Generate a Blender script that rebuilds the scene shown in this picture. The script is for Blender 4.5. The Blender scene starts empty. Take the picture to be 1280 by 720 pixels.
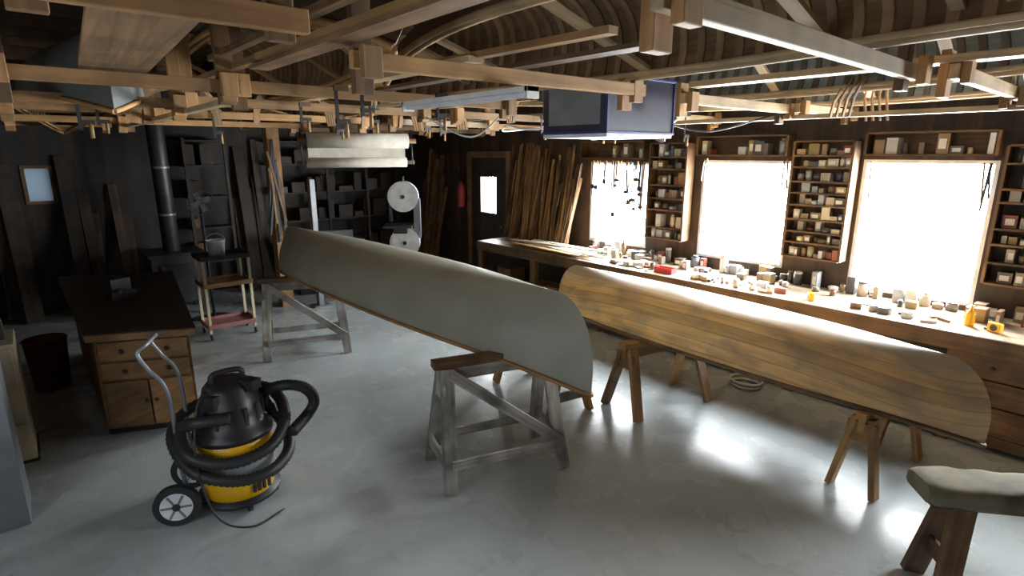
import bpy, math, random
import numpy as np
from mathutils import Vector, Matrix
random.seed(7)
R=random.uniform
V=Vector

# ------------------------------------------------------------------ mesh builder
class MB:
    def __init__(s,name):
        s.name=name; s.v=[]; s.uv=[]; s.t=[]; s.f=[]; s.m=[]; s.sm=[]; s.mats=[]
    def mi(s,mat):
        if mat not in s.mats: s.mats.append(mat)
        return s.mats.index(mat)
    def add(s,verts,faces,mat,uvs=None,smooth=False,tint=None):
        o=len(s.v); k=s.mi(mat)
        if tint is None: tint=R(0,1)
        s.v+= [tuple(p) for p in verts]
        if uvs is None: uvs=[(p[0],p[1]+p[2]) for p in verts]
        s.uv+=list(uvs); s.t+=[tint]*len(verts)
        for i,f in enumerate(faces):
            s.f.append(tuple(a+o for a in f)); s.m.append(k)
            s.sm.append(smooth if not isinstance(smooth,list) else smooth[i])
    def box(s,c,size,mat,rot=0,tint=None,M=None):
        hx,hy,hz=[a/2 for a in size]
        L=[V((x*hx,y*hy,z*hz)) for z in(-1,1) for y in(-1,1) for x in(-1,1)]
        ax=max(range(3),key=lambda i:size[i]); ot=[i for i in range(3) if i!=ax]
        ou,ov=R(0,50),R(0,50)
        uv=[(p[ax]+ou,p[ot[0]]+p[ot[1]]+ov) for p in L]
        if M is None: M=Matrix.Rotation(rot,3,'Z')
        P=[M@p+V(c) for p in L]
        F=[(0,2,3,1),(4,5,7,6),(0,1,5,4),(2,6,7,3),(0,4,6,2),(1,3,7,5)]
        s.add(P,F,mat,uv,False,tint)
    def b2(s,a,b,mat,tint=None):
        s.box([(a[i]+b[i])/2 for i in range(3)],[abs(b[i]-a[i]) for i in range(3)],mat,0,tint)
    def beam(s,p1,p2,w,h,mat,up=(0,0,1),tint=None):
        p1=V(p1);p2=V(p2); d=(p2-p1); L=d.length; d.normalize(); up=V(up)
        if abs(d.dot(up))>.98: up=V((0,1,0))
        side=up.cross(d).normalized(); u2=d.cross(side)
        M=Matrix((d,side,u2)).transposed()
        s.box((p1+p2)/2,(L,w,h),mat,0,tint,M)
    def cyl(s,p1,p2,r1,mat,r2=None,seg=16,tint=None,caps=True):
        if r2 is None:r2=r1
        p1=V(p1);p2=V(p2);d=(p2-p1);L=d.length;d.normalize()
        a=d.orthogonal().normalized();b=d.cross(a)
        vs=[];uv=[];o=R(0,50)
        for j,(p,r) in enumerate(((p1,r1),(p2,r2))):
            for i in range(seg):
                t=2*math.pi*i/seg
                vs.append(p+(a*math.cos(t)+b*math.sin(t))*r); uv.append((j*L+o,i/seg*2*math.pi*max(r1,r2)))
        F=[(i,(i+1)%seg,seg+(i+1)%seg,seg+i) for i in range(seg)]; sm=[True]*seg
        if caps: F+=[tuple(range(seg-1,-1,-1)),tuple(range(seg,2*seg))]; sm+=[False,False]
        s.add(vs,F,mat,uv,sm,tint)
    def lathe(s,prof,c,mat,seg=28,M=None,tint=None,smooth=True):
        M=M or Matrix.Identity(3); vs=[];uv=[]
        for j,(r,z) in enumerate(prof):
            for i in range(seg):
                t=2*math.pi*i/seg
                vs.append(M@V((r*math.cos(t),r*math.sin(t),z))+V(c)); uv.append((i/seg*2*math.pi*.2,z))
        F=[]
        for j in range(len(prof)-1):
            for i in range(seg):
                F.append((j*seg+i,j*seg+(i+1)%seg,(j+1)*seg+(i+1)%seg,(j+1)*seg+i))
        s.add(vs,F,mat,uv,smooth,tint)
    def tube(s,pts,r,mat,seg=8,tint=None,rf=None,closed=False,sx=1,smooth=True):
        pts=[V(p) for p in pts]; n=len(pts); vs=[];uv=[];acc=0;nrm=None
        for i,p in enumerate(pts):
            d=(pts[min(i+1,n-1)]-pts[max(i-1,0)]).normalized()
            if nrm is None: nrm=d.orthogonal().normalized() if abs(d.z)>.95 else V((0,0,1)).cross(d).normalized()
            nrm=(nrm-d*nrm.dot(d)).normalized(); b=d.cross(nrm)
            if i: acc+=(p-pts[i-1]).length
            rr=r if rf is None else r*rf(i)
            for k in range(seg):
                t=2*math.pi*(k+.5)/seg
                vs.append(p+(nrm*math.cos(t)*sx+b*math.sin(t))*rr); uv.append((acc,k/seg*.1))
        F=[(i*seg+k,i*seg+(k+1)%seg,(i+1)*seg+(k+1)%seg,(i+1)*seg+k) for i in range(n-1) for k in range(seg)]
        sm=[smooth]*len(F)
        F+=[tuple(range(seg-1,-1,-1)),tuple(range((n-1)*seg,n*seg))]; sm+=[False,False]
        s.add(vs,F,mat,uv,sm,tint)
    def build(s,bevel=0):
        me=bpy.data.meshes.new(s.name); me.from_pydata(s.v,[],s.f)
        for m in s.mats: me.materials.append(m)
        me.polygons.foreach_set('material_index',s.m); me.polygons.foreach_set('use_smooth',s.sm)
        li=np.zeros(len(me.loops),dtype=np.int32); me.loops.foreach_get('vertex_index',li)
        ul=me.uv_layers.new(name='UVMap'); ul.data.foreach_set('uv',np.array(s.uv,dtype=np.float32)[li].ravel())
        at=me.attributes.new('tint','FLOAT','POINT'); at.data.foreach_set('value',np.array(s.t,dtype=np.float32))
        me.update()
        ob=bpy.data.objects.new(s.name,me); bpy.context.scene.collection.objects.link(ob)
        if bevel:
            b=ob.modifiers.new('b','BEVEL'); b.width=bevel; b.segments=2; b.limit_method='ANGLE'; b.angle_limit=.7
        return ob
def smoothpts(P,n=8):
    P=[V(p) for p in P]; Q=[P[0]*2-P[1]]+P+[P[-1]*2-P[-2]]; out=[]
    for i in range(1,len(Q)-2):
        for k in range(n):
            t=k/n;a,b,c,d=Q[i-1:i+3]
            out.append(.5*((2*b)+(c-a)*t+(2*a-5*b+4*c-d)*t*t+(3*b-a-3*c+d)*t**3))
    out.append(P[-1]); return out

# ------------------------------------------------------------------ materials
def nt(name):
    m=bpy.data.materials.new(name); m.use_nodes=True; t=m.node_tree
    return m,t,t.nodes['Principled BSDF']
def N(t,k,**kw):
    n=t.nodes.new(k)
    for a,b in kw.items(): setattr(n,a,b)
    return n
def ramp(t,stops):
    r=N(t,'ShaderNodeValToRGB'); e=r.color_ramp.elements
    while len(e)<len(stops): e.new(.5)
    for x,(p,c) in zip(e,stops): x.position=p; x.color=(*c,1) if len(c)==3 else c
    return r
def mult(t,a,b,fac=1,mode='MULTIPLY'):
    m=N(t,'ShaderNodeMix',data_type='RGBA',blend_type=mode); 
    if isinstance(fac,(int,float)): m.inputs[0].default_value=fac
    else: t.links.new(fac,m.inputs[0])
    for k,x in ((6,a),(7,b)):
        if isinstance(x,tuple): m.inputs[k].default_value=(*x,1)
        else: t.links.new(x,m.inputs[k])
    return m.outputs[2]
def wood(name,c1,c2,rough=.6,sc=(1.5,28),tv=(.6,1.25),dirt=.3):
    m,t,b=nt(name); L=t.links
    uv=N(t,'ShaderNodeUVMap'); mp=N(t,'ShaderNodeMapping'); mp.inputs['Scale'].default_value=(sc[0],sc[1],1)
    L.new(uv.outputs[0],mp.inputs[0])
    n=N(t,'ShaderNodeTexNoise'); n.inputs['Scale'].default_value=1; n.inputs['Detail'].default_value=5; n.inputs['Distortion'].default_value=.6
    L.new(mp.outputs[0],n.inputs['Vector'])
    r=ramp(t,[(.3,c1),(.7,c2)]); L.new(n.outputs[0],r.inputs[0])
    a=N(t,'ShaderNodeAttribute',attribute_name='tint')
    r2=ramp(t,[(0,(tv[0],)*3),(1,(tv[1],tv[1]*.97,tv[1]*.93))]); L.new(a.outputs['Fac'],r2.inputs[0])
    c=mult(t,r.outputs[0],r2.outputs[0])
    tc=N(t,'ShaderNodeTexCoord'); n2=N(t,'ShaderNodeTexNoise'); n2.inputs['Scale'].default_value=5; n2.inputs['Detail'].default_value=4
    L.new(tc.outputs['Object'],n2.inputs['Vector'])
    r3=ramp(t,[(.35,(1-dirt,)*3),(.6,(1,1,1))]); L.new(n2.outputs[0],r3.inputs[0])
    c=mult(t,c,r3.outputs[0])
    L.new(c,b.inputs['Base Color']); b.inputs['Roughness'].default_value=rough
    bp=N(t,'ShaderNodeBump'); bp.inputs['Strength'].default_value=.15; bp.inputs['Distance'].default_value=.01
    L.new(n.outputs[0],bp.inputs['Height']); L.new(bp.outputs[0],b.inputs['Normal'])
    return m
def plain(name,c,rough=.5,metal=0,var=.15,sc=8,emit=0,tv=0):
    m,t,b=nt(name); L=t.links
    tc=N(t,'ShaderNodeTexCoord'); n=N(t,'ShaderNodeTexNoise'); n.inputs['Scale'].default_value=sc; n.inputs['Detail'].default_value=4
    L.new(tc.outputs['Object'],n.inputs['Vector'])
    r=ramp(t,[(.3,tuple(x*(1-var) for x in c)),(.7,tuple(min(1,x*(1+var)) for x in c))]); L.new(n.outputs[0],r.inputs[0])
    o=r.outputs[0]
    if tv:
        a=N(t,'ShaderNodeAttribute',attribute_name='tint'); r2=ramp(t,[(0,(1-tv,)*3),(1,(1+tv,)*3)]); L.new(a.outputs['Fac'],r2.inputs[0]); o=mult(t,o,r2.outputs[0])
    L.new(o,b.inputs['Base Color']); b.inputs['Roughness'].default_value=rough; b.inputs['Metallic'].default_value=metal
    return m
W_pine=wood('pine',(.31,.165,.055),(.49,.285,.115))
W_pale=wood('pale_ash',(.42,.30,.165),(.6,.46,.28))
W_old=wood('old_wood',(.11,.057,.024),(.23,.13,.058),dirt=.5)
W_dark=wood('dark_board',(.02,.013,.008),(.05,.032,.018),dirt=.5,sc=(1,14))
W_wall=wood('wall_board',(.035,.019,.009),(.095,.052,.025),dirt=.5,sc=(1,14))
W_shade=wood('shaded_wall_board',(.010,.007,.005),(.03,.018,.01),dirt=.5,sc=(1,14))  # wall board with the dim back wall's shade put into its colour
W_cab=wood('cabinet_wood',(.24,.12,.042),(.38,.21,.085),dirt=.4)
W_rib=wood('cedar_rib',(.22,.14,.07),(.38,.25,.14))
W_ply=wood('cedar_plank_inner',(.13,.075,.034),(.26,.155,.075))
W_ingr=wood('painted_plank_inner',(.24,.28,.27),(.38,.42,.40))
W_grey=wood('weathered_wood',(.26,.25,.23),(.48,.46,.42),dirt=.6)
W_bench=wood('bench_top',(.38,.29,.2),(.6,.48,.35),rough=.35,dirt=.4)
P_white=plain('white_paint',(.75,.76,.76),.5)
P_paper=plain('paper',(.8,.78,.72),.8)
P_black=plain('black_plastic',(.02,.02,.021),.4,var=.3)
P_rub=plain('black_rubber',(.022,.022,.023),.5)
P_yel=plain('yellow_plastic',(.85,.46,.01),.35)
P_red=plain('red_paint',(.40,.03,.03),.4)
P_pink=plain('faded_red_paint',(.30,.13,.12),.5)
P_blue=plain('blue_paint',(.02,.04,.2),.4)
P_navy=plain('navy_steel',(.02,.023,.05),.35)
P_grey=plain('grey_steel',(.22,.23,.24),.4,.5)
P_lock=plain('grey_enamel',(.2,.22,.24),.45)
P_dgrey=plain('dark_steel',(.04,.04,.044),.45,.5)
P_chrome=plain('chrome',(.7,.7,.72),.2,1)
P_cream=plain('cream_paint',(.5,.43,.3),.5)
P_cloth=plain('canvas_cloth',(.17,.15,.10),.9,var=.45,sc=7)
P_canv=plain('cotton_canvas',(.58,.54,.46),.9)
P_label=plain('grey_label',(.25,.27,.29),.5)
P_filter=plain('filter_mesh',(.75,.78,.82),.7)
P_cane=plain('cane',(.5,.35,.15),.7)
JAR=[plain('jar_%d'%i,c,.45,tv=.3) for i,c in enumerate([(.6,.6,.58),(.45,.4,.32),(.4,.42,.45),(.25,.16,.09),(.55,.48,.35),(.08,.08,.09),(.22,.06,.04),(.08,.1,.14),(.4,.3,.13),(.7,.7,.68),(.5,.45,.38),(.3,.22,.14),(.12,.11,.1),(.2,.17,.13)])]

m,t,b=nt('painted_concrete'); L=t.links; P_floor=m
tc=N(t,'ShaderNodeTexCoord')
def noise(sc,det=5,vec=None,dist=0):
    n=N(t,'ShaderNodeTexNoise'); n.inputs['Scale'].default_value=sc; n.inputs['Detail'].default_value=det; n.inputs['Distortion'].default_value=dist
    L.new((vec or tc.outputs['Object']),n.inputs['Vector']); return n.outputs[0]
a=ramp(t,[(.3,(.345,.38,.385)),(.5,(.43,.47,.475)),(.72,(.49,.53,.535))]); L.new(noise(1.1,7,dist=.5),a.inputs[0])
s1=ramp(t,[(.28,(.78,.76,.73)),(.42,(1,1,1))]); L.new(noise(7,6),s1.inputs[0])
s2=ramp(t,[(.25,(.3,.27,.25)),(.29,(1,1,1))]); L.new(noise(45,3),s2.inputs[0])
c=mult(t,mult(t,a.outputs[0],s1.outputs[0],.6),s2.outputs[0],.8); L.new(c,b.inputs['Base Color'])
rr=ramp(t,[(.3,(.20,)*3),(.7,(.32,)*3)]); L.new(noise(3,5),rr.inputs[0]); L.new(rr.outputs[0],b.inputs['Roughness'])
bp=N(t,'ShaderNodeBump'); bp.inputs['Strength'].default_value=.12; bp.inputs['Distance'].default_value=.01; L.new(noise(6,4),bp.inputs['Height']); L.new(bp.outputs[0],b.inputs['Normal'])

m,t,b=nt('filled_canvas'); L=t.links; P_hull=m
tc=N(t,'ShaderNodeTexCoord')
a=ramp(t,[(.3,(.32,.325,.26)),(.7,(.41,.415,.34))]); L.new(noise(2.5,6),a.inputs[0])
L.new(a.outputs[0],b.inputs['Base Color']); b.inputs['Roughness'].default_value=.5
m,t,b=nt('bare_cedar_planking'); L=t.links; P_plank=m
tc=N(t,'ShaderNodeTexCoord'); uv=N(t,'ShaderNodeUVMap')
mp=N(t,'ShaderNodeMapping'); mp.inputs['Scale'].default_value=(2.2,30,1); L.new(uv.outputs[0],mp.inputs[0])
g=noise(1,6,mp.outputs[0],.5)
a=ramp(t,[(.25,(.60,.35,.13)),(.5,(.76,.48,.19)),(.75,(.88,.61,.29))]); L.new(g,a.inputs[0])
sx=N(t,'ShaderNodeSeparateXYZ'); L.new(uv.outputs[0],sx.inputs[0])
def mth(op,x,y=None):
    n=N(t,'ShaderNodeMath',operation=op)
    for k,q in ((0,x),(1,y)):
        if q is None: continue
        if isinstance(q,(int,float)): n.inputs[k].default_value=q
        else: L.new(q,n.inputs[k])
    return n.outputs[0]
q=mth('DIVIDE',sx.outputs[1],.085); fr=mth('FRACT',q); fl=mth('FLOOR',q)
wn=N(t,'ShaderNodeTexWhiteNoise',noise_dimensions='1D'); L.new(fl,wn.inputs['W'])
pr=ramp(t,[(0,(.78,.75,.72)),(1,(1.1,1.08,1.05))]); L.new(wn.outputs[0],pr.inputs[0])
sr=ramp(t,[(0,(.35,)*3),(.06,(1,1,1)),(.96,(1,1,1)),(1,(.45,)*3)]); L.new(fr,sr.inputs[0])
c=mult(t,mult(t,a.outputs[0],pr.outputs[0]),sr.outputs[0])
mp2=N(t,'ShaderNodeMapping'); mp2.inputs['Scale'].default_value=(3.0,5,1); L.new(uv.outputs[0],mp2.inputs[0])
st=ramp(t,[(.46,(0,)*3),(.72,(1,)*3)]); L.new(noise(1,10,mp2.outputs[0],.3),st.inputs[0])
c=mult(t,c,(.21,.165,.125),mth('MULTIPLY',st.outputs[0],.8),'MIX')
kr=ramp(t,[(.05,(1,)*3),(.32,(0,)*3)]); L.new(mth('ABSOLUTE',sx.outputs[1]),kr.inputs[0])
c=mult(t,c,(.42,.39,.34),mth('MULTIPLY',kr.outputs[0],.7),'MIX')
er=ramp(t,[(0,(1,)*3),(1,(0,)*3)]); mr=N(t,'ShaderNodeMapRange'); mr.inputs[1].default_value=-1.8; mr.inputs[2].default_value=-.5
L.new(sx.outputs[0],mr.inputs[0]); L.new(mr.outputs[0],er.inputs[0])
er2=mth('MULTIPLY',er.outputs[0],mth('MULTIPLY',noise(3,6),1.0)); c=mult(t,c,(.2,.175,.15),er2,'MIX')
L.new(c,b.inputs['Base Color']); b.inputs['Roughness'].default_value=.5

# ------------------------------------------------------------------ room shell
XW=5.7; YF=9.5; XL=-1.4; YN=-2.0; ZC=3.3
f=MB('floor'); f.b2((XL-.2,YN-.2,-.1),(XW+.2,YF+.2,0),P_floor); f.build()
c=MB('ceiling')
y=YN
while y<YF: c.b2((XL,y,ZC),(XW,y+.18,ZC+.03),W_wall); y+=.18
c.build()
c=MB('ceiling_joists'); y=YN+.3
while y<YF: c.b2((XL,y,ZC-.14),(XW,y+.045,ZC),W_old); y+=.6
c.build()
def wall_y(name,x0,x1,openings,ymin,ymax,mat):
    w=MB(name); ys=sorted(set([ymin,ymax]+[o[0] for o in openings]+[o[1] for o in openings]))
    for a_,b_ in zip(ys[:-1],ys[1:]):
        op=[o for o in openings if o[0]<=a_+1e-6 and o[1]>=b_-1e-6]
        k=max(1,round((b_-a_)/.16)); 
        for i in range(k):
            ya=a_+(b_-a_)*i/k; yb=a_+(b_-a_)*(i+1)/k
            if op:
                w.b2((x0,ya,0),(x1,yb,op[0][2]),mat); w.b2((x0,ya,op[0][3]),(x1,yb,ZC),mat)
            else: w.b2((x0,ya,0),(x1,yb,ZC),mat)
    return w.build()
WIN=[(-.95,-.05,.98,1.98),(.90,1.84,.88,2.04),(2.45,3.42,.96,2.02),(4.12,5.05,.95,1.98)]
DW=(6.98,7.38,1.15,1.72)
wall_y('wall_right',XW,XW+.14,WIN+[DW],YN,YF,W_wall)
LFILL_WIN=[(-.4,.8,1.0,2.1),(1.5,2.7,1.0,2.1)]  # unseen windows, added to let soft fill light in from the left
wall_y('wall_left',XL-.14,XL,LFILL_WIN,YN,YF,W_wall)
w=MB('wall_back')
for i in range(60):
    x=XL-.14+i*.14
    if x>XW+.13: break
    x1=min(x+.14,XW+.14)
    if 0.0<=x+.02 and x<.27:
        w.b2((x,YF,0),(x1,YF+.1,1.47),W_shade); w.b2((x,YF,1.93),(x1,YF+.1,ZC),W_shade)
    else: w.b2((x,YF,0),(x1,YF+.1,ZC),W_shade)
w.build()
w=MB('wall_front')
for i in range(60):
    x=XL-.14+i*.14
    if x>XW+.13: break
    w.b2((x,YN-.1,0),(min(x+.14,XW+.14),YN,ZC),W_wall)
w.build()
def window(n,x0,x1,o,mat):
    w=MB('window_%d'%n); a0,a1,z0,z1=o; t_=.03
    w.b2((x0,a0,z0),(x1,a0+t_,z1),mat); w.b2((x0,a1-t_,z0),(x1,a1,z1),mat)
    w.b2((x0,a0+t_,z0),(x1,a1-t_,z0+t_),mat); w.b2((x0,a0+t_,z1-t_),(x1,a1-t_,z1),mat)
    xm=(x0+x1)/2; zm=(z0+z1)/2
    w.b2((xm-.01,a0+t_,zm-.005),(xm+.01,a1-t_,zm+.005),mat)
    return w.build()
for i,o in enumerate(WIN): window(i+1,XW+.005,XW+.15,o,P_white)
for i,o in enumerate(LFILL_WIN): window(i+5,XL-.15,XL-.005,o,P_white)  # frames of the two added fill openings, out of view
w=MB('window_7'); w.b2((-.02,YF-.02,1.45),(.30,YF,1.49),W_old); w.b2((-.02,YF-.02,1.9),(.30,YF,1.94),W_old)
w.b2((-.02,YF-.02,1.49),(.02,YF,1.9),W_old); w.b2((.26,YF-.02,1.49),(.30,YF,1.9),W_old)
m,t,b=nt('frosted_pane'); P_fr=m
tr=N(t,'ShaderNodeBsdfTranslucent'); tr.inputs[0].default_value=(.08,.09,.1,1); t.links.new(tr.outputs[0],t.nodes['Material Output'].inputs[0])
w.b2((-.03,YF+.03,1.44),(.31,YF+.035,1.96),P_fr); w.build()
d=MB('door_1')
d.b2((XW-.05,6.72,0),(XW-.005,6.98,2.02),W_dark);d.b2((XW-.05,7.38,0),(XW-.005,7.62,2.02),W_dark)
d.b2((XW-.05,6.98,0),(XW-.005,7.38,1.15),W_dark);d.b2((XW-.05,6.98,1.72),(XW-.005,7.38,2.02),W_dark)
for a_,b_ in ((6.62,6.72),(7.62,7.72)): d.b2((XW-.07,a_,0),(XW-.003,b_,2.12),W_old)
d.b2((XW-.07,6.72,2.02),(XW-.003,7.62,2.12),W_old)
d.cyl((XW-.05,6.8,.95),(XW-.11,6.8,.95),.025,P_chrome); d.build()

# ------------------------------------------------------------------ canoes
def canoe(name,L,B,D,De,pA,pB,zA,zB,outer,inner,ribs=True,rail=W_pine,seats=True,Rx=.42,Rz=.34,gw=.015,roll=0,pw=2.3,sh=3.2,nend=1.35,ribmat=W_rib):
    o=MB(name); pA=V((*pA,0));pB=V((*pB,0)); mid=(pA+pB)/2; d=(pB-pA).normalized(); pr=V((-d.y,d.x,0))
    def S(s,t,ins=0):
        k=abs(s); sg=1 if t>=0 else -1; tt=abs(t)
        zg=D+(De-D)*k**sh; b=max(0,(B/2)*(1-k**pw)**.92-ins*(1 if k<.97 else 0)); n=2.7-nend*k**2
        th=tt*math.pi/2; yy=b*math.sin(th)**(2/n); zz=zg*(1-max(0,math.cos(th))**(2/n)); zz=zz+ins*(1-tt)
        e=max(0,1-zz/Rz); X=L/2-Rx*(1-math.sqrt(max(0,1-e*e)))-.05*max(0,(zz-Rz)/Rz)**2
        x=s*(X-ins)
        yy*=sg
        zz=D-zz
        yy,zz2=yy*math.cos(roll)-zz*math.sin(roll), yy*math.sin(roll)+zz*math.cos(roll)
        zb=zA+(zB-zA)*(s+1)/2
        p=mid+d*x+pr*yy; p.z=zb+zz2; return p
    NS,NT=56,14
    ss=[math.sin((i/NS*2-1)*math.pi/2) for i in range(NS+1)]
    tts=[-1+2*j/(2*NT) for j in range(2*NT+1)]
    for ins,mat,rev in ((0,outer,False),(.012,inner,True)):
        vs=[];uv=[]
        for s_ in ss:
            row=[S(s_,t_,ins) for t_ in tts]
            ar=[0]*len(row)
            for j in range(NT+1,len(row)): ar[j]=ar[j-1]+(row[j]-row[j-1]).length
            for j in range(NT-1,-1,-1): ar[j]=ar[j+1]-(row[j]-row[j+1]).length
            for p,a_ in zip(row,ar): vs.append(p); uv.append((s_*L/2,a_))
        W=len(tts); F=[]
        for i in range(NS):
            for j in range(W-1):
                q=(i*W+j,(i+1)*W+j,(i+1)*W+j+1,i*W+j+1); F.append(q if not rev else q[::-1])
        o.add(vs,F,mat,uv,True,.5)
    for sd in (-1,1):
        o.tube([S(s_,sd,-gw*.3) for s_ in ss],gw,rail,6,sx=.9,tint=R(.5,.9))
        if ribs: o.tube([S(s_,sd,.03) for s_ in ss[6:-6]],gw*.8,rail,4,tint=R(.5,.9))
    if ribs:
        n=int(L/.10)
        for i in range(2,n-1):
            s0=-1+2*i/n; ds=.038/L
            vs=[];uv=[]
            for t_ in tts:
                for (q,ins) in ((-ds,.012),(-ds,.024),(ds,.024),(ds,.012)):
                    vs.append(S(s0+q*1.0,t_,ins)); uv.append((t_*.5+i,q))
            F=[]
            for j in range(len(tts)-1):
                for k in range(3): F.append((j*4+k,j*4+k+1,(j+1)*4+k+1,(j+1)*4+k))
            o.add(vs,F,ribmat,uv,False)
    for s0 in ((-.42,0,.42) if ribs else (-.4,.0,.4)):
        a_=S(s0,-1,.02);b_=S(s0,1,.02); o.beam(a_+V((0,0,.02)),b_+V((0,0,.02)),.06,.02,rail)
    if seats and ribs:
        for s0 in (-.66,.6):
            for e in (-.035,.035):
                a_=S(s0+e,-1,.02);b_=S(s0+e,1,.02); o.beam(a_+V((0,0,.06)),b_+V((0,0,.06)),.04,.02,rail)
            a_=S(s0,-1,.02)*.85+S(s0,1,.02)*.15; b_=S(s0,-1,.02)*.15+S(s0,1,.02)*.85
            o.beam(a_+V((0,0,.065)),b_+V((0,0,.065)),.17,.01,P_cane)
    for e in (-1,1):
        a_=S(e*.985,-.98); b1=S(e*.86,-1,.01); b2=S(e*.86,1,.01); up=V((0,0,.012))
        o.add([a_,b1,b2,a_+up,b1+up,b2+up],[(0,1,2),(5,4,3),(0,3,4,1),(1,4,5,2),(2,5,3,0)],rail)
    return o.build()

canoe('canvas_canoe',4.96,.88,.41,.62,(2.49,2.13),(2.32,7.1),.83,.84,P_hull,W_ply,ribs=True,seats=False,Rx=.31,Rz=.44,pw=3.4,sh=5,nend=.75)
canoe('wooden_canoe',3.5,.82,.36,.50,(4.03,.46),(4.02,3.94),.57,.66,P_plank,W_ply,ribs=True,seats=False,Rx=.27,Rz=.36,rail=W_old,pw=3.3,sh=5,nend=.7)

P_gh=plain('grey_green_hull',(.12,.13,.12),.5)
P_rh=plain('faded_hull',(.12,.085,.05),.6)
W_rdk=wood('dark_rib',(.13,.1,.07),(.24,.18,.12))
canoe('stored_canoe',4.2,.84,.33,.5,(2.1,-.25),(2.1,3.95),2.60,2.60,P_rh,W_ply,rail=W_pale,gw=.02,roll=.28)
canoe('stored_canoe',4.3,.68,.33,.5,(1.3,2.15),(1.32,6.45),2.66,2.66,P_rh,W_ply,rail=W_pine,gw=.018,roll=.5)
canoe('stored_canoe',4.9,.88,.36,.5,(3.78,-.5),(3.74,4.4),2.69,2.69,P_gh,W_ingr,rail=W_pale,gw=.021,roll=.46,ribmat=W_rdk)
canoe('stored_canoe',4.6,.80,.33,.5,(.43,3.8),(.43,8.4),2.485,2.485,P_gh,W_ply,rail=W_pine)
canoe('stored_canoe',3.4,.8,.33,.5,(2.22,4.3),(2.2,7.7),2.55,2.55,P_rh,W_ply,rail=W_pine,roll=.2)
canoe('stored_canoe',4.6,.86,.33,.5,(4.88,-.6),(4.88,4.0),2.66,2.66,P_rh,W_ingr,rail=W_pale,gw=.02,roll=.4,ribmat=W_rdk)
canoe('stored_canoe',4.4,.84,.33,.5,(3.6,4.7),(3.6,9.0),2.62,2.62,P_gh,W_ply,rail=W_pine,roll=.3)

# ------------------------------------------------------------------ overhead racks
rk=MB('overhead_rack')
rows=[.75,1.95,3.12,4.3,5.5,7.0,8.4]
lanes=[(.0,.82),(.93,2.68),(3.05,4.28),(4.42,5.35)]
for ri,y in enumerate(rows):
    for li,(a_,b_) in enumerate(lanes):
        if y<1 and li==0: continue
        if ri==6 and li==1: continue
        yy=y+R(-.08,.08); z=2.42+R(-.015,.015)
        near=ri<2
        if (ri,li)==(1,0): a_,b_=.08,.55; yy=1.56
        if (ri,li)==(1,1): a_,b_=1.02,2.5; yy=1.97;z=2.42
        if (ri,li)==(0,1): a_,b_=1.15,2.82; yy=.78
        m_=random.choice([W_pine,W_pine,W_pale,W_old]) if not near else W_pale
        if (ri,li)==(1,1): m_=W_pine
        if li==0: m_=random.choice([W_pine,W_cab]) if ri>1 else W_cab
        hb=.06
        rk.beam((a_-.08,yy,z),(b_+.08,yy+R(-.04,.04),z),.036,hb,m_)
        for k,x in enumerate((a_-.02,b_+.02)):
            pm=random.choice([W_cab,W_old])
            if (ri,li,k)==(1,1,1): rk.beam((x,yy+.04,z-.1),(x,yy+.04,z+.09),.085,.035,W_pine,up=(0,1,0))
            elif near and li==2 and k==0: rk.beam((x,yy+.04,z-.1),(x,yy+.04,z+.09),.085,.035,W_pine,up=(0,1,0))
            elif (ri,li)==(1,0): rk.beam((x,yy+.04,z-.05),(x,yy+.04,ZC-.15),.07,.036,W_old,up=(0,1,0)); continue
            else: rk.beam((x,yy+.04,z-.07-R(0,.05)),(x,yy+.04,ZC-.15),.075,.038,pm,up=(0,1,0))
            rk.box((x,yy-.036,z-.0+R(-.02,.01)),(.075,.034,.11),W_pine)
            if not near and R(0,1)<.5: rk.box((x,yy+.0,z-.06),(.07,.05,.03),W_pine)
rk.build(.003)
lb=MB('stored_lumber')
for i in range(34):
    x=random.choice([R(.84,.92),R(1.72,1.76),R(2.63,2.8),R(2.8,3.1),R(4.24,4.4),R(5.32,5.45),R(2.7,3.1)]); y0=R(-.5,6) if not 2.5<x<3.27 else R(3.0,6); L_=R(1.8,3)
    z=2.47+R(0,.1)
    lb.beam((x,y0,z),(x+R(-.02,.02),min(9.0,y0+L_),z+R(-.01,.03)),R(.03,.10),R(.015,.03),random.choice([W_pine,W_pale,W_old,W_old]))
for (x,y0,y1,z,w_) in ((4.35,.2,3.6,2.35,.07),(.88,3.4,7.4,2.36,.05),(3.0,-.6,1.9,2.475,.1)):
    lb.beam((x,y0,z),(x,y1,z),w_,.03,W_pale)
lb.build()
fm=MB('steamed_rib_bundle')
for (cx_,cy_,r_) in ((3.2,3.3,.34),(3.0,4.6,.36),(2.9,5.2,.33),(4.3,3.2,.36),(4.35,1.4,.33),(1.75,4.7,.32),(1.0,5.2,.3)):
    for k in range(4):
        pts=[(cx_+r_*math.cos(a_*math.pi/14)*(1-.03*k)+.01*k,cy_+.045*k+.02*math.sin(a_),2.32+.33*math.sin(a_*math.pi/14)**.7*(1-.05*k)) for a_ in range(15)]
        for p,q_ in zip(pts[:-1],pts[1:]): fm.beam(p,q_,.03,.01,random.choice([W_pine,W_rib]),up=(0,1,0),tint=.5)
fm.build()
hh=MB('hanging_hose')
for k in range(3): hh.tube([(3.42+.07*math.cos(a_*math.pi/12)+.01*k,3.0+.02*k,2.27+.07*math.sin(a_*math.pi/12)) for a_ in range(25)],.008,P_filter,6)
hh.tube(smoothpts([(3.4,3.0,2.33),(3.1,3.4,2.28),(3.3,3.9,2.33),(3.6,4.3,2.3),(4.2,4.35,2.36)]),.008,P_filter,6)
hh.tube(smoothpts([(4.3,2.0,2.38),(4.36,2.6,2.27),(4.32,3.1,2.38)]),.007,P_black,6)
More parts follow.
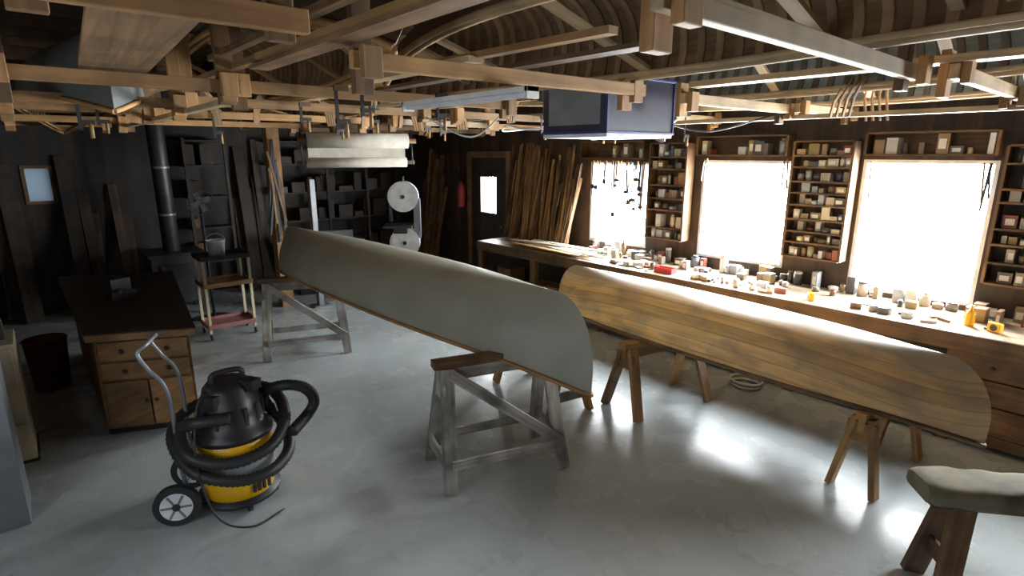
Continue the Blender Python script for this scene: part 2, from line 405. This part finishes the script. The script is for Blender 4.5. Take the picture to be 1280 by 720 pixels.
hh.tube(smoothpts([(2.7,3.2,2.40),(2.74,3.7,2.22),(2.7,4.3,2.40)]),.007,P_filter,6)
hh.build()
hc=MB('bar_clamps')
for (x,y) in ((1.35,3.07),(1.5,3.07),(2.0,3.07),(2.15,4.25),(1.6,4.25),(2.4,5.45),(1.3,5.45),(3.65,3.07),(4.0,4.25),(3.4,5.45),(3.6,5.45),(4.7,3.07),(4.9,4.25),(.3,4.25),(.5,5.45)):
    h=R(.12,.26); hc.beam((x,y-.035,2.45),(x,y-.035,2.45-h),.02,.006,P_dgrey); hc.box((x+.03,y-.035,2.44),(.08,.02,.03),random.choice([P_dgrey,W_old,W_pine])); hc.box((x+.03,y-.035,2.45-h*.8),(.08,.02,.025),P_dgrey); hc.cyl((x+.05,y-.035,2.45-h*.8),(x+.05,y-.035,2.45-h*.8-.09),.011,W_pine,seg=8)
hc.build()
pb=MB('plywood_panel'); pb.box((.36,2.72,2.47),(.26,1.9,.018),W_ply,-.05); 
pb.build()
ff=MB('fluorescent_fixture')
ff.b2((1.67,1.85,2.352),(1.74,2.9,2.375),P_white); 
for x in (1.688,1.722): ff.cyl((x,1.88,2.342),(x,2.87,2.342),.011,P_filter,seg=10)
for y in (1.86,2.89): ff.b2((1.67,y-.01,2.325),(1.74,y+.01,2.375),P_white)
ff.build(.002)

ac=MB('air_cleaner'); z0,z1=2.2,2.53
ac.b2((2.56,2.16,z0+.01),(3.20,2.68,z1),P_navy)
for z in (z0+.008,z1-.01):
    for (a_,b_) in (((2.55,2.15),(3.21,2.165)),((2.55,2.675),(3.21,2.69)),((2.55,2.165),(2.565,2.675)),((3.195,2.165),(3.21,2.675))):
        ac.b2((a_[0],a_[1],z),(b_[0],b_[1],z+.014),P_blue)
for (a_,b_) in ((2.553,2.153),(3.195,2.153)): ac.b2((a_,b_,z0+.02),(a_+.012,b_+.012,z1),P_blue)
ac.b2((2.56,2.16,z0-.012),(3.2,2.68,z0+.01),P_filter)
for x in (2.65,3.12):
    for y in (2.25,2.6): ac.cyl((x,y,z1),(x,y,ZC-.14),.006,P_chrome,seg=6)
ac.b2((2.556,2.21,z0+.06),(2.562,2.63,z1-.05),P_lock)
ac.build(.002)

# ------------------------------------------------------------------ sawhorses
def sawhorse(name,cx,cy,rot,L,h,sp,mats,brace=0,inset=.08,splay=.05,low=.2,bw=.09,bh=.05,extra=True):
    o=MB(name); M=Matrix.Rotation(rot,4,'Z'); M.translation=V((cx,cy,0))
    T=lambda x,y,z: M@V((x,y,z))
    mt=lambda: random.choice(mats[1:])
    o.beam(T(-L/2,0,h-bh/2),T(L/2,0,h-bh/2),bw,bh,mats[0])
    if extra: o.beam(T(-L/2+.03,0,h-bh-.045),T(L/2-.03,0,h-bh-.045),.04,.09,mt())
    H=h-bh
    for sx in (-1,1):
        xt=sx*(L/2-inset); xb=sx*(L/2-inset+splay)
        for sy in (-1,1):
            o.beam(T(xt,sy*.045,H),T(xb,sy*sp/2,.008),.085,.036,mt(),up=M.to_3x3()@V((0,1,0)))
        k=1-low/H; yy=.045+(sp/2-.045)*k; xx=xt+(xb-xt)*k
        if low: o.beam(T(xx+sx*.03,-yy,low),T(xx+sx*.03,yy,low),.022,.08,mt())
        k=.2; yy=.045+(sp/2-.045)*k
        o.beam(T(xt+sx*.035,-yy-.02,H*.82),T(xt+sx*.035,yy+.02,H*.82),.02,.13,mt())
    if brace:
        yy=-.045-(sp/2-.045)*.75-.03; y2=-.045-.03
        if brace&1: o.beam(T(-L/2+.05,yy+.0,.19),T(L/2-.05,yy,.19),.022,.06,mt())
        if brace&1: o.beam(T(-L/2+.05,-yy,.19),T(L/2-.05,-yy,.19),.022,.06,mt())
        if brace&2: o.beam(T(-L/2+.1,y2,H-.03),T(L/2-.04,yy,.2),.02,.07,mats[-1],up=M.to_3x3()@V((0,0,1)))
    return o.build(.002)
sawhorse('sawhorse',2.19,2.72,-.30,.86,.82,.46,[W_old,W_grey,W_grey],3)
sawhorse('sawhorse',2.08,5.85,-.35,.86,.83,.5,[W_old,W_grey,W_grey],2|1)
sawhorse('sawhorse',3.86,2.58,-.2,.85,.61,.42,[W_pine,W_cab,W_pine],0,low=0)
sawhorse('sawhorse',4.08,.98,-.05,.82,.55,.26,[W_pine,W_pine],0,low=.0,bw=.06)
sawhorse('sawhorse',3.2,3.35,1.4,.95,.66,.4,[W_old,W_pine,W_grey],0,low=.18)

ph=MB('padded_trestle'); rot=-.88; M=Matrix.Rotation(rot,4,'Z'); M.translation=V((3.34,.125,0)); T=lambda x,y,z:M@V((x,y,z))
ph.beam(T(-.5,0,.52),T(.5,0,.52),.14,.05,W_old)
nseg=26
vs=[];uv=[]
for i in range(nseg+1):
    x=-.54+1.08*i/nseg
    for k in range(17):
        a_=-.25*math.pi+1.5*math.pi*k/16
        ca,sa=math.cos(a_),math.sin(a_); ca=math.copysign(abs(ca)**.5,ca); sa=math.copysign(abs(sa)**.5,sa)
        rw=.125+.006*math.sin(i*1.9)+.005*math.sin(i*.7+k); rh=.055+.004*math.sin(i*1.3+k*.8)
        e=1-.2*(abs(2*i/nseg-1)**12)
        vs.append(T(x,ca*rw*e,.57+sa*rh*e)); uv.append((x,k*.02))
F=[(i*17+k,i*17+k+1,(i+1)*17+k+1,(i+1)*17+k) for i in range(nseg) for k in range(16)]
F+=[tuple(range(16,-1,-1)),tuple(nseg*17+k for k in range(17))]
ph.add(vs,F,P_cloth,uv,[True]*(nseg*16)+[False]*2)
for sx in(-1,1):
    for sy in(-1,1): ph.beam(T(sx*.36,sy*.05,.5),T(sx*.42,sy*.13,.008),.1,.04,W_old,up=M.to_3x3()@V((0,1,0)))
    ph.beam(T(sx*.4,-.1,.22),T(sx*.4,.1,.22),.02,.09,W_old)
ph.build(.003)

# ------------------------------------------------------------------ right workbench
wb=MB('workbench'); X0=4.95; ZT=.84
for i in range(5): wb.b2((X0+i*.146,-1.6,ZT-.05),(X0+i*.146+.144,6.55,ZT),W_bench)
wb.b2((X0-.02,-1.6,ZT-.13),(X0,6.55,ZT-.002),W_old)
y=-1.5
while y<6.6:
    wb.b2((X0+.02,y,0),(X0+.11,y+.09,ZT-.05),W_old); wb.b2((XW-.12,y,0),(XW-.04,y+.09,ZT-.05),W_old); y+=1.14
wb.b2((X0+.0,-1.6,.05),(X0+.025,6.55,.13),W_old)
wb.b2((X0+.02,-1.6,.13),(XW-.05,6.55,.155),W_old)
wb.b2((X0+.45,-1.6,.16),(X0+.47,6.55,.79),W_dark)
for y0 in (-.9,-.3,.3):
    for k in range(3):
        wb.b2((X0+.0,y0+.02,.16+k*.19),(X0+.02,y0+.57,.34+k*.19),W_old); wb.cyl((X0,y0+.3,.25+k*.19),(X0-.03,y0+.3,.25+k*.19),.014,P_dgrey,seg=8)
wb.build(.003)
def jars(o,x0,x1,y0,y1,z,hmax,dens=1,mats=JAR,hmin=.04,pbox=.5):
    y=y0
    while y<y1-.05:
        w_=R(.03,.1); 
        if y+w_>y1: break
        if R(0,1)<dens:
            h=R(hmin,hmax)*(1 if R(0,1)<.75 else .6); d_=min(x1-x0,R(.06,.14)); m_=random.choice(mats); xc=x0+d_/2+R(0,max(0,(x1-x0-d_)))
            if R(0,1)<pbox:
                o.box((xc,y+w_/2,z+h/2+.001),(d_*.9,w_*.95,h),m_,R(-.15,.15))
                if R(0,1)<.4: o.box((xc-d_*.48,y+w_/2,z+h/2),(.003,w_*.6,h*.5),P_paper)
            else:
                r=w_*.47; o.cyl((xc,y+w_/2,z+.001),(xc,y+w_/2,z+h*.85),r,m_,seg=12); o.cyl((xc,y+w_/2,z+h*.85),(xc,y+w_/2,z+h),r*R(.5,1),random.choice(mats),seg=12)
        y+=w_+R(.002,.015)
def shelf(y0,y1,z0,z1,n,dens,depth=.16,hm=.9):
    o=MB('jar_shelf'); x1=XW-.004; x0=x1-depth
    for y in (y0,y1-.02): o.b2((x0,y,z0),(x1,y+.02,z1),W_old)
    dz=(z1-z0)/n; zs=[z0+i*dz+(R(-.2,.2)*dz if 0<i<n else 0) for i in range(n+1)]
    for z in zs: o.b2((x0,y0+.02,z-.008),(x1,y1-.02,z+.008),W_old)
    o.b2((x1-.008,y0,z0),(x1,y1,z1),W_old)
    for i in range(n): jars(o,x0+.01,x1-.02,y0+.03,y1-.03,zs[i]+.009,(zs[i+1]-zs[i])*hm,dens,hmin=(zs[i+1]-zs[i])*.45,pbox=.75)
    o.build()
shelf(1.87,2.4,1.12,2.2,9,1)
shelf(3.52,4.02,1.12,2.2,7,.95)
shelf(.05,.85,1.12,2.15,7,.98,.2)
shelf(.9,1.8,2.08,2.26,1,.6); shelf(2.45,3.42,2.07,2.26,1,.6); shelf(4.1,5.1,2.03,2.23,1,.6)
shelf(-1.8,-1.0,1.12,2.2,6,.9,.2)
bc=MB('bench_clutter')
jars(bc,XW-.16,XW-.02,-1.4,5.1,ZT+.001,.22,.8,pbox=.6)
jars(bc,XW-.33,XW-.18,-1.4,5.1,ZT+.001,.12,.45,pbox=.6)
for i in range(120):
    y=R(-.5,3.1) if i%4 else R(3.6,4.2); x=R(X0+.08,X0+.36)
    if .48<y<.98 or 1.65<y<2.15: continue
    q_=R(0,1)
    if q_<.15:
        bc.cyl((x,y,ZT+.001),(x,y,ZT+R(.02,.08)),R(.015,.035),random.choice(JAR),seg=10)
    elif q_<.3: bc.box((x,y,ZT+.026),(R(.04,.09),R(.05,.12),.05),random.choice(JAR),R(0,3))
    else: bc.beam((x,y,ZT+.012),(x+R(-.07,.07),y+R(-.14,.14),ZT+.012),R(.012,.05),R(.01,.022),random.choice([W_pale,W_pine,P_paper,W_old,P_grey,P_dgrey,W_old,P_dgrey]))
bc.build()
sp=MB('wood_strip_pile')
for i in range(16):
    sp.beam((X0+.05+R(0,.35),4.3+R(0,.6),ZT+.01+i*.004),(X0+.1+R(0,.3),5.6+R(0,.6),ZT+.012+i*.004),R(.04,.1),.008,random.choice([W_pale,P_paper,W_pine]))
sp.build()
def tape(name,p,rot):
    o=MB(name); M=Matrix.Rotation(rot,3,'Z')
    o.box(V(p)+V((0,0,.036)),(.085,.045,.07),P_yel,rot); o.cyl(V(p)+M@V((0,-.026,.035)),V(p)+M@V((0,.026,.035)),.026,P_black,seg=18); o.box(V(p)+M@V((.055,0,.012)),(.03,.022,.02),P_black,rot)
    o.build(.008)
tape('tape_measure',(X0+.12,1.9,ZT+.0),.6)
tape('tape_measure',(X0+.2,.66,ZT+.0),1.2)
g=MB('glue_bottle'); g.lathe([(0,0),(.03,0),(.032,.02),(.032,.09),(.024,.11),(.012,.12),(.012,.14),(.004,.16),(0,.16)],(X0+.26,.82,ZT),P_yel); g.build()
g=MB('red_tool_tray'); a0,a1,c0,c1=X0+.1,X0+.2,3.3,3.52
g.b2((a0,c0,ZT),(a1,c1,ZT+.012),P_red)
g.b2((a0,c0,ZT+.012),(a0+.012,c1,ZT+.06),P_red);g.b2((a1-.012,c0,ZT+.012),(a1,c1,ZT+.06),P_red);g.b2((a0+.012,c0,ZT+.012),(a1-.012,c0+.012,ZT+.06),P_red);g.b2((a0+.012,c1-.012,ZT+.012),(a1-.012,c1,ZT+.06),P_red)
g.build()
ub=MB('underbench_boxes')
y=1.3
while y<6.2:
    w_=R(.15,.4); h=R(.15,.45); ub.b2((X0+.12,y,.157),(X0+.4,y+w_*.95,.157+h),random.choice([W_cab,W_old,W_dark,JAR[1],JAR[3],JAR[5],W_pine])); y+=w_+R(.02,.2)
ub.build(.003)
ho=MB('coiled_hose')
for k in range(4): ho.tube([(X0-.18+.11*math.cos(a_*math.pi/12)*(1+.06*k),2.25+.12*math.sin(a_*math.pi/12)*(1+.06*k),.012+.02*k) for a_ in range(25)],.010,P_canv if k%2 else P_grey)
ho.build()
ls=MB('leaning_wood_strips')
for i in range(80):
    y=R(5.25,6.55); h=R(1.3,2.3)
    ls.beam((XW-.22+R(-.05,.05),y,ZT+.012),(XW-.03,y+R(-.1,.1),ZT+h*.62),R(.015,.05),.014,random.choice([W_pine,W_old,W_old,W_cab,W_cab]),up=(0,1,0))
ls.build()
ht=MB('hanging_tools')
for (a_,b_,zt) in ((4.12,5.05,1.98),(2.45,3.42,2.02),(.9,1.82,2.0)):
    n=26 if a_>4 else 5
    for i in range(n):
        y=R(a_+.03,b_-.03) if a_>4 else random.choice([R(a_+.02,a_+.10),R(b_-.10,b_-.02)]); h=R(.2,.75) if a_>4 else R(.15,.35)
        x=XW-.03; ht.beam((x,y,zt+.02),(x-.01,y+R(-.03,.03),zt-h),R(.01,.035),.012,random.choice([W_old,P_dgrey,P_dgrey,W_pine]),up=(0,1,0))
        if a_>4 and R(0,1)<.5: ht.box((x-.01,y,zt-h*.95),(.02,R(.05,.1),R(.02,.06)),random.choice([P_dgrey,P_dgrey,P_blue,W_old]))
ht.build()
cl=MB('clamp_lamp'); M=Matrix.Rotation(.9,3,'Y')@Matrix.Rotation(.4,3,'X')
cl.lathe([(.0,.1),(.025,.1),(.03,.03),(.05,.0),(.09,-.06),(.095,-.07),(.085,-.06),(.045,0),(0,.01)],(3.45,2.4,2.28),P_chrome,24,M)
cl.lathe([(0,-.05),(.02,-.045),(.03,-.02),(.02,.0),(0,.005)],(3.45,2.4,2.28),P_white,16,M)
cl.tube(smoothpts([(3.49,2.4,2.33),(3.56,2.44,2.36),(3.6,2.6,2.37),(3.62,3.0,2.38)]),.008,P_black); cl.build()

# ------------------------------------------------------------------ shop vacuum
sv=MB('shop_vacuum'); C=V((.74,3.48,0))
sv.lathe([(0,.07),(.19,.07),(.2,.09),(.205,.20)],C,P_yel)
sv.lathe([(.205,.20),(.213,.205),(.216,.33),(.21,.335)],C,P_label)
sv.lathe([(.21,.335),(.214,.34),(.216,.44),(.2,.45)],C,P_yel)
sv.lathe([(.2,.44),(.225,.445),(.225,.475),(.19,.5),(.175,.6),(.165,.68),(.15,.7),(.14,.745),(.11,.78),(.0,.79)],C,P_black)
for k in range(14):
    a_=k/14*2*math.pi; sv.box(C+V((.178*math.cos(a_),.178*math.sin(a_),.58)),(.012,.02,.13),P_rub,a_)
sv.tube(smoothpts([C+V((-.09,0,.77)),C+V((-.07,0,.83)),C+V((.07,0,.83)),C+V((.09,0,.77))]),.016,P_black)
sv.box(C+V((.1,-.1,.76)),(.08,.09,.06),P_black,.6); sv.box(C+V((-.1,-.1,.7)),(.08,.06,.08),P_rub,.6)
for i in range(4): sv.box(C+V((.03+i*.03,-.209+i*.006,.14)),(.018,.01,.05),P_dgrey,.2)
sv.lathe([(0,.045),(.23,.045),(.235,.055),(.235,.075),(0,.078)],C,P_dgrey)
for a_ in (-.4,-1.6,.9):
    p=C+V((.2*math.cos(a_),.2*math.sin(a_),0)); sv.cyl(p+V((-.012,0,.026)),p+V((.012,0,.026)),.025,P_rub); sv.cyl(p+V((0,0,.03)),p+V((0,0,.06)),.01,P_chrome,seg=8)
dv=V((-.92,.39,0)).normalized(); pv=V((-dv.y,dv.x,0))
for sd in (-1,1):
    w0=C+dv*.3+pv*-.2*sd+V((0,0,.125)) 
    sv.cyl(w0-pv*.02,w0+pv*.02,.123,P_rub,seg=32); sv.cyl(w0-pv*.024,w0+pv*.024,.085,P_filter,seg=28); sv.cyl(w0-pv*.03,w0+pv*.03,.022,P_dgrey)
    for k in range(6):
        a_=k*math.pi/3; sv.beam(w0-pv*.025*sd,w0-pv*.025*sd+dv*.08*math.cos(a_)+V((0,0,.08*math.sin(a_))),.012,.006,P_grey,up=pv)
    sv.tube(smoothpts([C+dv*.1+pv*.13*sd+V((0,0,.06)),C+dv*.22+pv*.13*sd+V((0,0,.09)),C+dv*.27+pv*.13*sd+V((0,0,.3)),C+dv*.28+pv*.13*sd+V((0,0,.78)),C+dv*.36+pv*.13*sd+V((0,0,.94)),C+dv*.40+pv*.12*sd+V((0,0,1.03)),C+dv*.36+pv*.09*sd+V((0,0,1.07)),C+dv*.35+V((0,0,1.08))]),.012,P_grey)
w0=C+dv*.3+V((0,0,.125)); sv.cyl(w0-pv*.2,w0+pv*.2,.01,P_chrome,seg=8)
P0=[(-.05,-.2,.62),(-.22,-.14,.62),(-.28,.0,.54),(-.27,-.16,.44),(-.1,-.26,.38),(.12,-.26,.40),(.26,-.14,.48),(.3,.05,.56),(.24,.22,.6),(.05,.3,.58),(-.2,.25,.54),(-.31,.08,.46),(-.26,-.16,.34),(-.08,-.28,.27),(.12,-.28,.26),(.27,-.15,.3),(.29,.0,.40),(.2,.05,.6),(.3,-.06,.68),(.42,-.1,.64),(.47,-.1,.54),(.42,-.1,.46),(.28,-.2,.42)]
sv.tube(smoothpts([C+V(p) for p in P0],16),.034,P_rub,12,rf=lambda i:1+.1*(1 if i%2 else -1))
sv.tube(smoothpts([C+V((-.1,.0,.76)),C+V((-.2,-.12,.7)),C+V((-.25,-.2,.4)),C+V((-.2,-.3,.1)),C+V((-.05,-.38,.012)),C+V((.15,-.33,.012))]),.006,P_rub)
sv.build()

# ------------------------------------------------------------------ left cabinet bench
cb=MB('drawer_cabinet')
def Q(a_,b_,z):
    A=V((.18,4.86));B_=V((.78,4.58));C_=V((1.05,7.0));D_=V((.16,7.4))
    p=(A*(1-a_)+B_*a_)*(1-b_)+(D_*(1-a_)+C_*a_)*b_; return V((p.x,p.y,z))
def qb(a0,a1,b0,b1,z0,z1,mat):
    P=[Q(a,b_,z) for z in(z0,z1) for b_ in (b0,b1) for a in(a0,a1)]
    cb.add(P,[(0,2,3,1),(4,5,7,6),(0,1,5,4),(2,6,7,3),(0,4,6,2),(1,3,7,5)],mat,[(p.x*1+p.z*.0,p.z+p.y) for p in P])
qb(.03,.97,.03,.97,.06,.78,W_cab); qb(-.05,1.04,-.01,1.0,.78,.83,W_cab)
qb(-.05,1.04,-.01,1.0,.83,.84,W_dark)
qb(.04,.96,.05,.95,0,.06,W_dark)
qb(.06,.94,.018,.03,.61,.75,W_cab); qb(.06,.94,.018,.03,.46,.59,W_cab)
qb(.06,.49,.018,.03,.08,.44,W_cab); qb(.51,.94,.018,.03,.08,.44,W_cab)
for a_ in (.28,.72): 
    for z in (.68,.525): cb.cyl(Q(a_,.018,z),Q(a_,.006,z),.016,P_dgrey,seg=10)
for a_ in (.45,.55): cb.cyl(Q(a_,.018,.28),Q(a_,.006,.28),.012,P_dgrey,seg=10)
cb.build(.004)
bxs=MB('machine_vise'); bxs.box((.5,5.9,.88),(.2,.14,.08),P_dgrey,.3); bxs.box((.5,6.0,.97),(.07,.22,.1),P_dgrey,.3); bxs.box((.5,5.86,.97),(.16,.04,.12),P_black,.3); bxs.cyl((.5,5.82,.94),(.45,5.6,.94),.012,P_dgrey); bxs.build(.004)
fc=MB('filing_cabinet'); fc.b2((-.62,4.85,.02),(-.22,5.3,.86),P_cream)
for k in range(3): fc.b2((-.6,4.835,.05+k*.27),(-.24,4.85,.29+k*.27),P_cream); fc.b2((-.5,4.82,.17+k*.27),(-.36,4.835,.195+k*.27),P_chrome)
fc.b2((-.63,4.84,0),(-.21,5.31,.02),P_dgrey); fc.build(.004)
tp=MB('metal_locker'); tp.b2((-.75,3.98,0),(-.27,4.36,1.85),P_lock)
for k in range(5): tp.b2((-.65,3.973,1.45+k*.05),(-.42,3.98,1.465+k*.05),P_dgrey)
tp.cyl((-.33,3.98,1.0),(-.33,3.95,1.0),.015,P_chrome); tp.build(.004)
rb=MB('red_bin'); rb.lathe([(0,.0),(.13,0),(.16,.45),(.17,.46),(.165,.47),(.15,.45),(.12,.02),(0,.02)],(-.08,6.4,0),plain('dark_red',(.16,.02,.02))); rb.build()
tb=MB('tool_bag'); tb.box((-.43,5.06,.945),(.3,.25,.15),P_black,.2); tb.tube(smoothpts([(-.55,5.03,1.01),(-.5,5.04,1.1),(-.36,5.08,1.1),(-.3,5.08,1.01)]),.012,P_black); tb.build(.02)

ct=MB('utility_cart'); cx,cy=1.60,7.05
for sx in(-1,1):
    for sy in(-1,1):
        ct.beam((cx+sx*.24,cy+sy*.18,.08),(cx+sx*.24,cy+sy*.18,.94),.03,.03,P_cream); ct.cyl((cx+sx*.24-.01,cy+sy*.18,.035),(cx+sx*.24+.01,cy+sy*.18,.035),.034,P_rub,seg=14)
for z,mt_ in ((.14,P_pink),(.62,W_cab),(.93,P_dgrey)):
    ct.box((cx,cy,z),(.52,.4,.02),mt_)
    for sy in(-1,1): ct.box((cx,cy+sy*.2,z+.02),(.52,.012,.05),mt_)
    for sx in(-1,1): ct.box((cx+sx*.26,cy,z+.02),(.012,.4,.05),mt_)
ct.build(.003)
bk=MB('metal_bucket'); bk.lathe([(0,0),(.08,0),(.1,.18),(.105,.185),(.095,.18),(.075,.01),(0,.01)],(1.56,7.05,.942),P_white); bk.tube([(1.56+.1*math.cos(a_/10*math.pi),7.05,1.12+.08*math.sin(a_/10*math.pi)) for a_ in range(11)],.004,P_grey); bk.build()
st=MB('wood_stove'); sx0,sy0=1.35,8.5
st.box((sx0,sy0,.5),(.6,.65,.6),P_dgrey); st.box((sx0,sy0,.82),(.66,.7,.04),P_dgrey)
for a_ in(-1,1):
    for b_ in(-1,1): st.box((sx0+a_*.25,sy0+b_*.27,.1),(.05,.05,.2),P_dgrey)
st.box((sx0,sy0-.34,.5),(.4,.03,.4),P_black); st.cyl((sx0,sy0,.83),(sx0,sy0,ZC-.15),.1,P_dgrey,seg=20)
for z in (1.3,1.9,2.5): st.cyl((sx0,sy0,z),(sx0,sy0,z+.03),.106,P_grey,seg=20)
st.build(.004)
df=MB('pedestal_fan'); fx,fy=1.62,7.85
df.cyl((fx,fy,0),(fx,fy,.03),.18,P_dgrey); df.cyl((fx,fy,.03),(fx,fy,1.45),.018,P_dgrey); 
for k in (0,2,5): df.tube([(fx+(.04+.022*k)*math.cos(a_*math.pi/12),fy-.06,1.5+(.04+.022*k)*math.sin(a_*math.pi/12)) for a_ in range(25)],.004,P_dgrey,5)
for k in range(4):
    a_=k*math.pi/2+.4; df.box((fx+.07*math.cos(a_),fy-.02,1.5+.07*math.sin(a_)),(.11,.01,.06),P_dgrey,M=Matrix.Rotation(-a_,3,'Y'))
df.cyl((fx,fy-.02,1.5),(fx,fy+.12,1.5),.05,P_dgrey); df.build()
po=MB('timber_post'); po.b2((2.48,7.8,0),(2.64,7.96,ZC-.14),W_cab)
for i in range(9):
    po.beam((2.45+R(-.1,.2),7.78-R(0,.04),R(.9,1.3)),(2.45+R(-.1,.2),7.77,R(1.8,2.3)),.03,.02,random.choice([W_cab,W_old,P_dgrey]),up=(0,1,0))
po.build(.004)
sp2=MB('steel_post'); sp2.b2((2.88,7.5,0),(2.95,7.6,1.75),P_grey); sp2.b2((2.80,7.45,0),(3.03,7.65,.02),P_grey); sp2.build(.003)
def bandsaw(x,y,rot):
    o=MB('bandsaw'); M=Matrix.Rotation(rot,4,'Z'); M.translation=V((x,y,0)); T=lambda a_,b_,c_:M@V((a_,b_,c_))
    o.box(T(0,0,.25),(.46,.40,.5),P_dgrey,rot)
    for z in (.75,1.45):
        o.cyl(T(0,.09,z),T(0,-.09,z),.23,P_filter,seg=32); o.cyl(T(0,-.09,z),T(0,-.1,z),.2,P_white,seg=32); o.cyl(T(0,-.1,z),T(0,-.13,z),.03,P_black)
    o.box(T(.2,0,1.12),(.1,.14,.6),P_lock,rot); o.box(T(-.08,-.12,1.02),(.42,.42,.035),P_dgrey,rot); o.box(T(-.05,-.12,.96),(.2,.2,.1),P_black,rot); o.box(T(-.2,-.0,1.2),(.05,.06,.25),P_dgrey,rot)
    o.cyl(T(0,0,1.66),T(0,0,1.75),.02,P_dgrey); o.build(.003)
bandsaw(4.35,7.62,-.6)
jt=MB('jointer'); jt.box((3.35,8.35,.35),(.8,.35,.7),P_dgrey,-.3); jt.box((3.35,8.35,.76),(1.2,.25,.08),P_chrome,-.3); jt.box((3.38,8.44,.86),(.9,.03,.12),P_grey,-.3); jt.cyl((3.1,8.4,.8),(3.0,8.27,.95),.05,P_white); jt.build(.003)
fe=MB('fire_extinguisher'); fe.lathe([(0,0),(.06,0),(.065,.02),(.065,.32),(.05,.37),(.02,.4),(.02,.43),(0,.43)],(XW-.1,7.85,1.2),P_red); fe.box((XW-.1,7.85,1.65),(.03,.1,.03),P_black); fe.tube(smoothpts([(XW-.1,7.89,1.63),(XW-.12,7.95,1.55),(XW-.11,7.94,1.35)]),.01,P_black); fe.b2((XW-.04,7.82,1.3),(XW-.001,7.88,1.5),P_dgrey); fe.build()
cr=MB('canvas_roll'); cr.cyl((2.6,6.75,2.24),(3.75,6.4,2.24),.09,P_canv,seg=24); cr.cyl((2.6,6.8,1.98),(3.75,6.45,1.98),.06,P_canv,seg=24)
cr.beam((2.62,6.79,2.11),(3.73,6.44,2.11),.01,.22,P_canv)
cr.cyl((2.5,6.78,2.24),(3.85,6.37,2.24),.03,W_old,seg=12); cr.cyl((2.5,6.83,1.98),(3.85,6.42,1.98),.025,W_old,seg=12)
for x,y in ((2.54,6.77),(3.8,6.38)): cr.cyl((x,y,1.95),(x,y+.02,2.38),.008,P_dgrey,seg=6)
cr.build()
br=MB('storage_shelf')
for z in (.5,1.0,1.45,1.9,2.25):
    for (a_,b_) in ((1.75,2.3),(2.95,5.1)): br.b2((a_,YF-.35,z),(b_,YF-.01,z+.025),W_dark)
for x in (1.75,2.28,2.95,3.8,4.5,5.08): br.b2((x,YF-.36,0),(x+.04,YF-.32,2.3),W_dark)
Mx=[W_old,W_dark,W_wall,W_dark,W_dark,P_dgrey,W_wall,W_wall]
for z in (.525,1.025,1.475,1.925):
    x=1.8
    while x<4.9:
        w_=R(.06,.3); h=R(.06,.3)
        if not(2.2<x+w_ and x<3.0) : br.b2((x,YF-.3,z+.001),(x+w_*.9,YF-.05,z+h),random.choice(Mx))
        x+=w_+R(0,.08)
br.build()
lw=MB('leaning_planks')
for i in range(22):
    x=random.choice([R(-.4,-.1),R(.4,1.0),R(2.4,2.85)]); lw.beam((x,YF-.35+R(-.1,.1),.01),(x+R(-.05,.05),YF-.05,R(1.2,2.3)),R(.05,.16),.02,random.choice([W_dark,W_wall,W_wall,W_dark]),up=(0,1,0))
lw.build()
rs=MB('leaning_planks')
for i in range(22):
    y=R(8.1,9.0); rs.beam((XW-.35+R(-.08,.08),y,.01),(XW-.09,y+R(-.1,.1),R(1.3,2.3)),R(.04,.1),.02,random.choice([W_old,W_cab,W_old]),up=(0,1,0))
rs.build()
lf=MB('side_rack')
for z in (1.55,1.9,2.2):
    lf.b2((XL+.01,5.5,z),(-.5,9.2,z+.025),W_old)
for y in (5.5,6.5,8.0,9.15): lf.b2((-.55,y,0),(-.5,y+.05,2.3),W_old)
for i in range(20):
    y=R(5.6,8.5); z=random.choice([1.576,1.926,2.226]); lf.b2((R(-.9,-.8),y,z),(R(-.65,-.52),y+R(.1,.6),z+R(.04,.14)),random.choice(Mx))
lf.build()

# ------------------------------------------------------------------ lights
def portal(x,yc,zc,w_,h_,sgn):
    l=bpy.data.lights.new('portal','AREA'); l.shape='RECTANGLE'; l.size=h_; l.size_y=w_; l.cycles.is_portal=True
    o=bpy.data.objects.new('window_portal',l); bpy.context.scene.collection.objects.link(o); o.location=(x,yc,zc); o.rotation_euler=(0,sgn*math.pi/2,0)
for a_,b_,z0,z1 in WIN: portal(XW+.16,(a_+b_)/2,(z0+z1)/2,b_-a_,z1-z0,1)
portal(XW+.16,7.18,1.43,.4,.57,1)
for a_,b_,z0,z1 in LFILL_WIN: portal(XL-.16,(a_+b_)/2,(z0+z1)/2,b_-a_,z1-z0,-1)
w=bpy.data.worlds.new('w'); bpy.context.scene.world=w; w.use_nodes=True; t=w.node_tree; bg=t.nodes['Background']
tc=N(t,'ShaderNodeTexCoord'); sx=N(t,'ShaderNodeSeparateXYZ'); t.links.new(tc.outputs['Generated'],sx.inputs[0])
r=ramp(t,[(0,(.04,.043,.046)),(.45,(.09,.1,.11)),(.8,(.92,.97,1)),(1,(.94,.98,1))]); mr=N(t,'ShaderNodeMapRange'); mr.inputs[1].default_value=-1; mr.inputs[2].default_value=1
t.links.new(sx.outputs[0],mr.inputs[0]); t.links.new(mr.outputs[0],r.inputs[0]); t.links.new(r.outputs[0],bg.inputs[0]); bg.inputs[1].default_value=100

# ------------------------------------------------------------------ camera
cam=bpy.data.cameras.new('camera'); co=bpy.data.objects.new('camera',cam); bpy.context.scene.collection.objects.link(co)
cam.sensor_width=36; cam.lens=36*700/1280; cam.clip_start=.05
co.location=(0,0,2.1); co.rotation_euler=(math.radians(90-13.6),0,math.radians(-40.6))
bpy.context.scene.camera=co
bpy.context.scene.view_settings.view_transform='Standard'
bpy.context.scene.view_settings.exposure=-.28
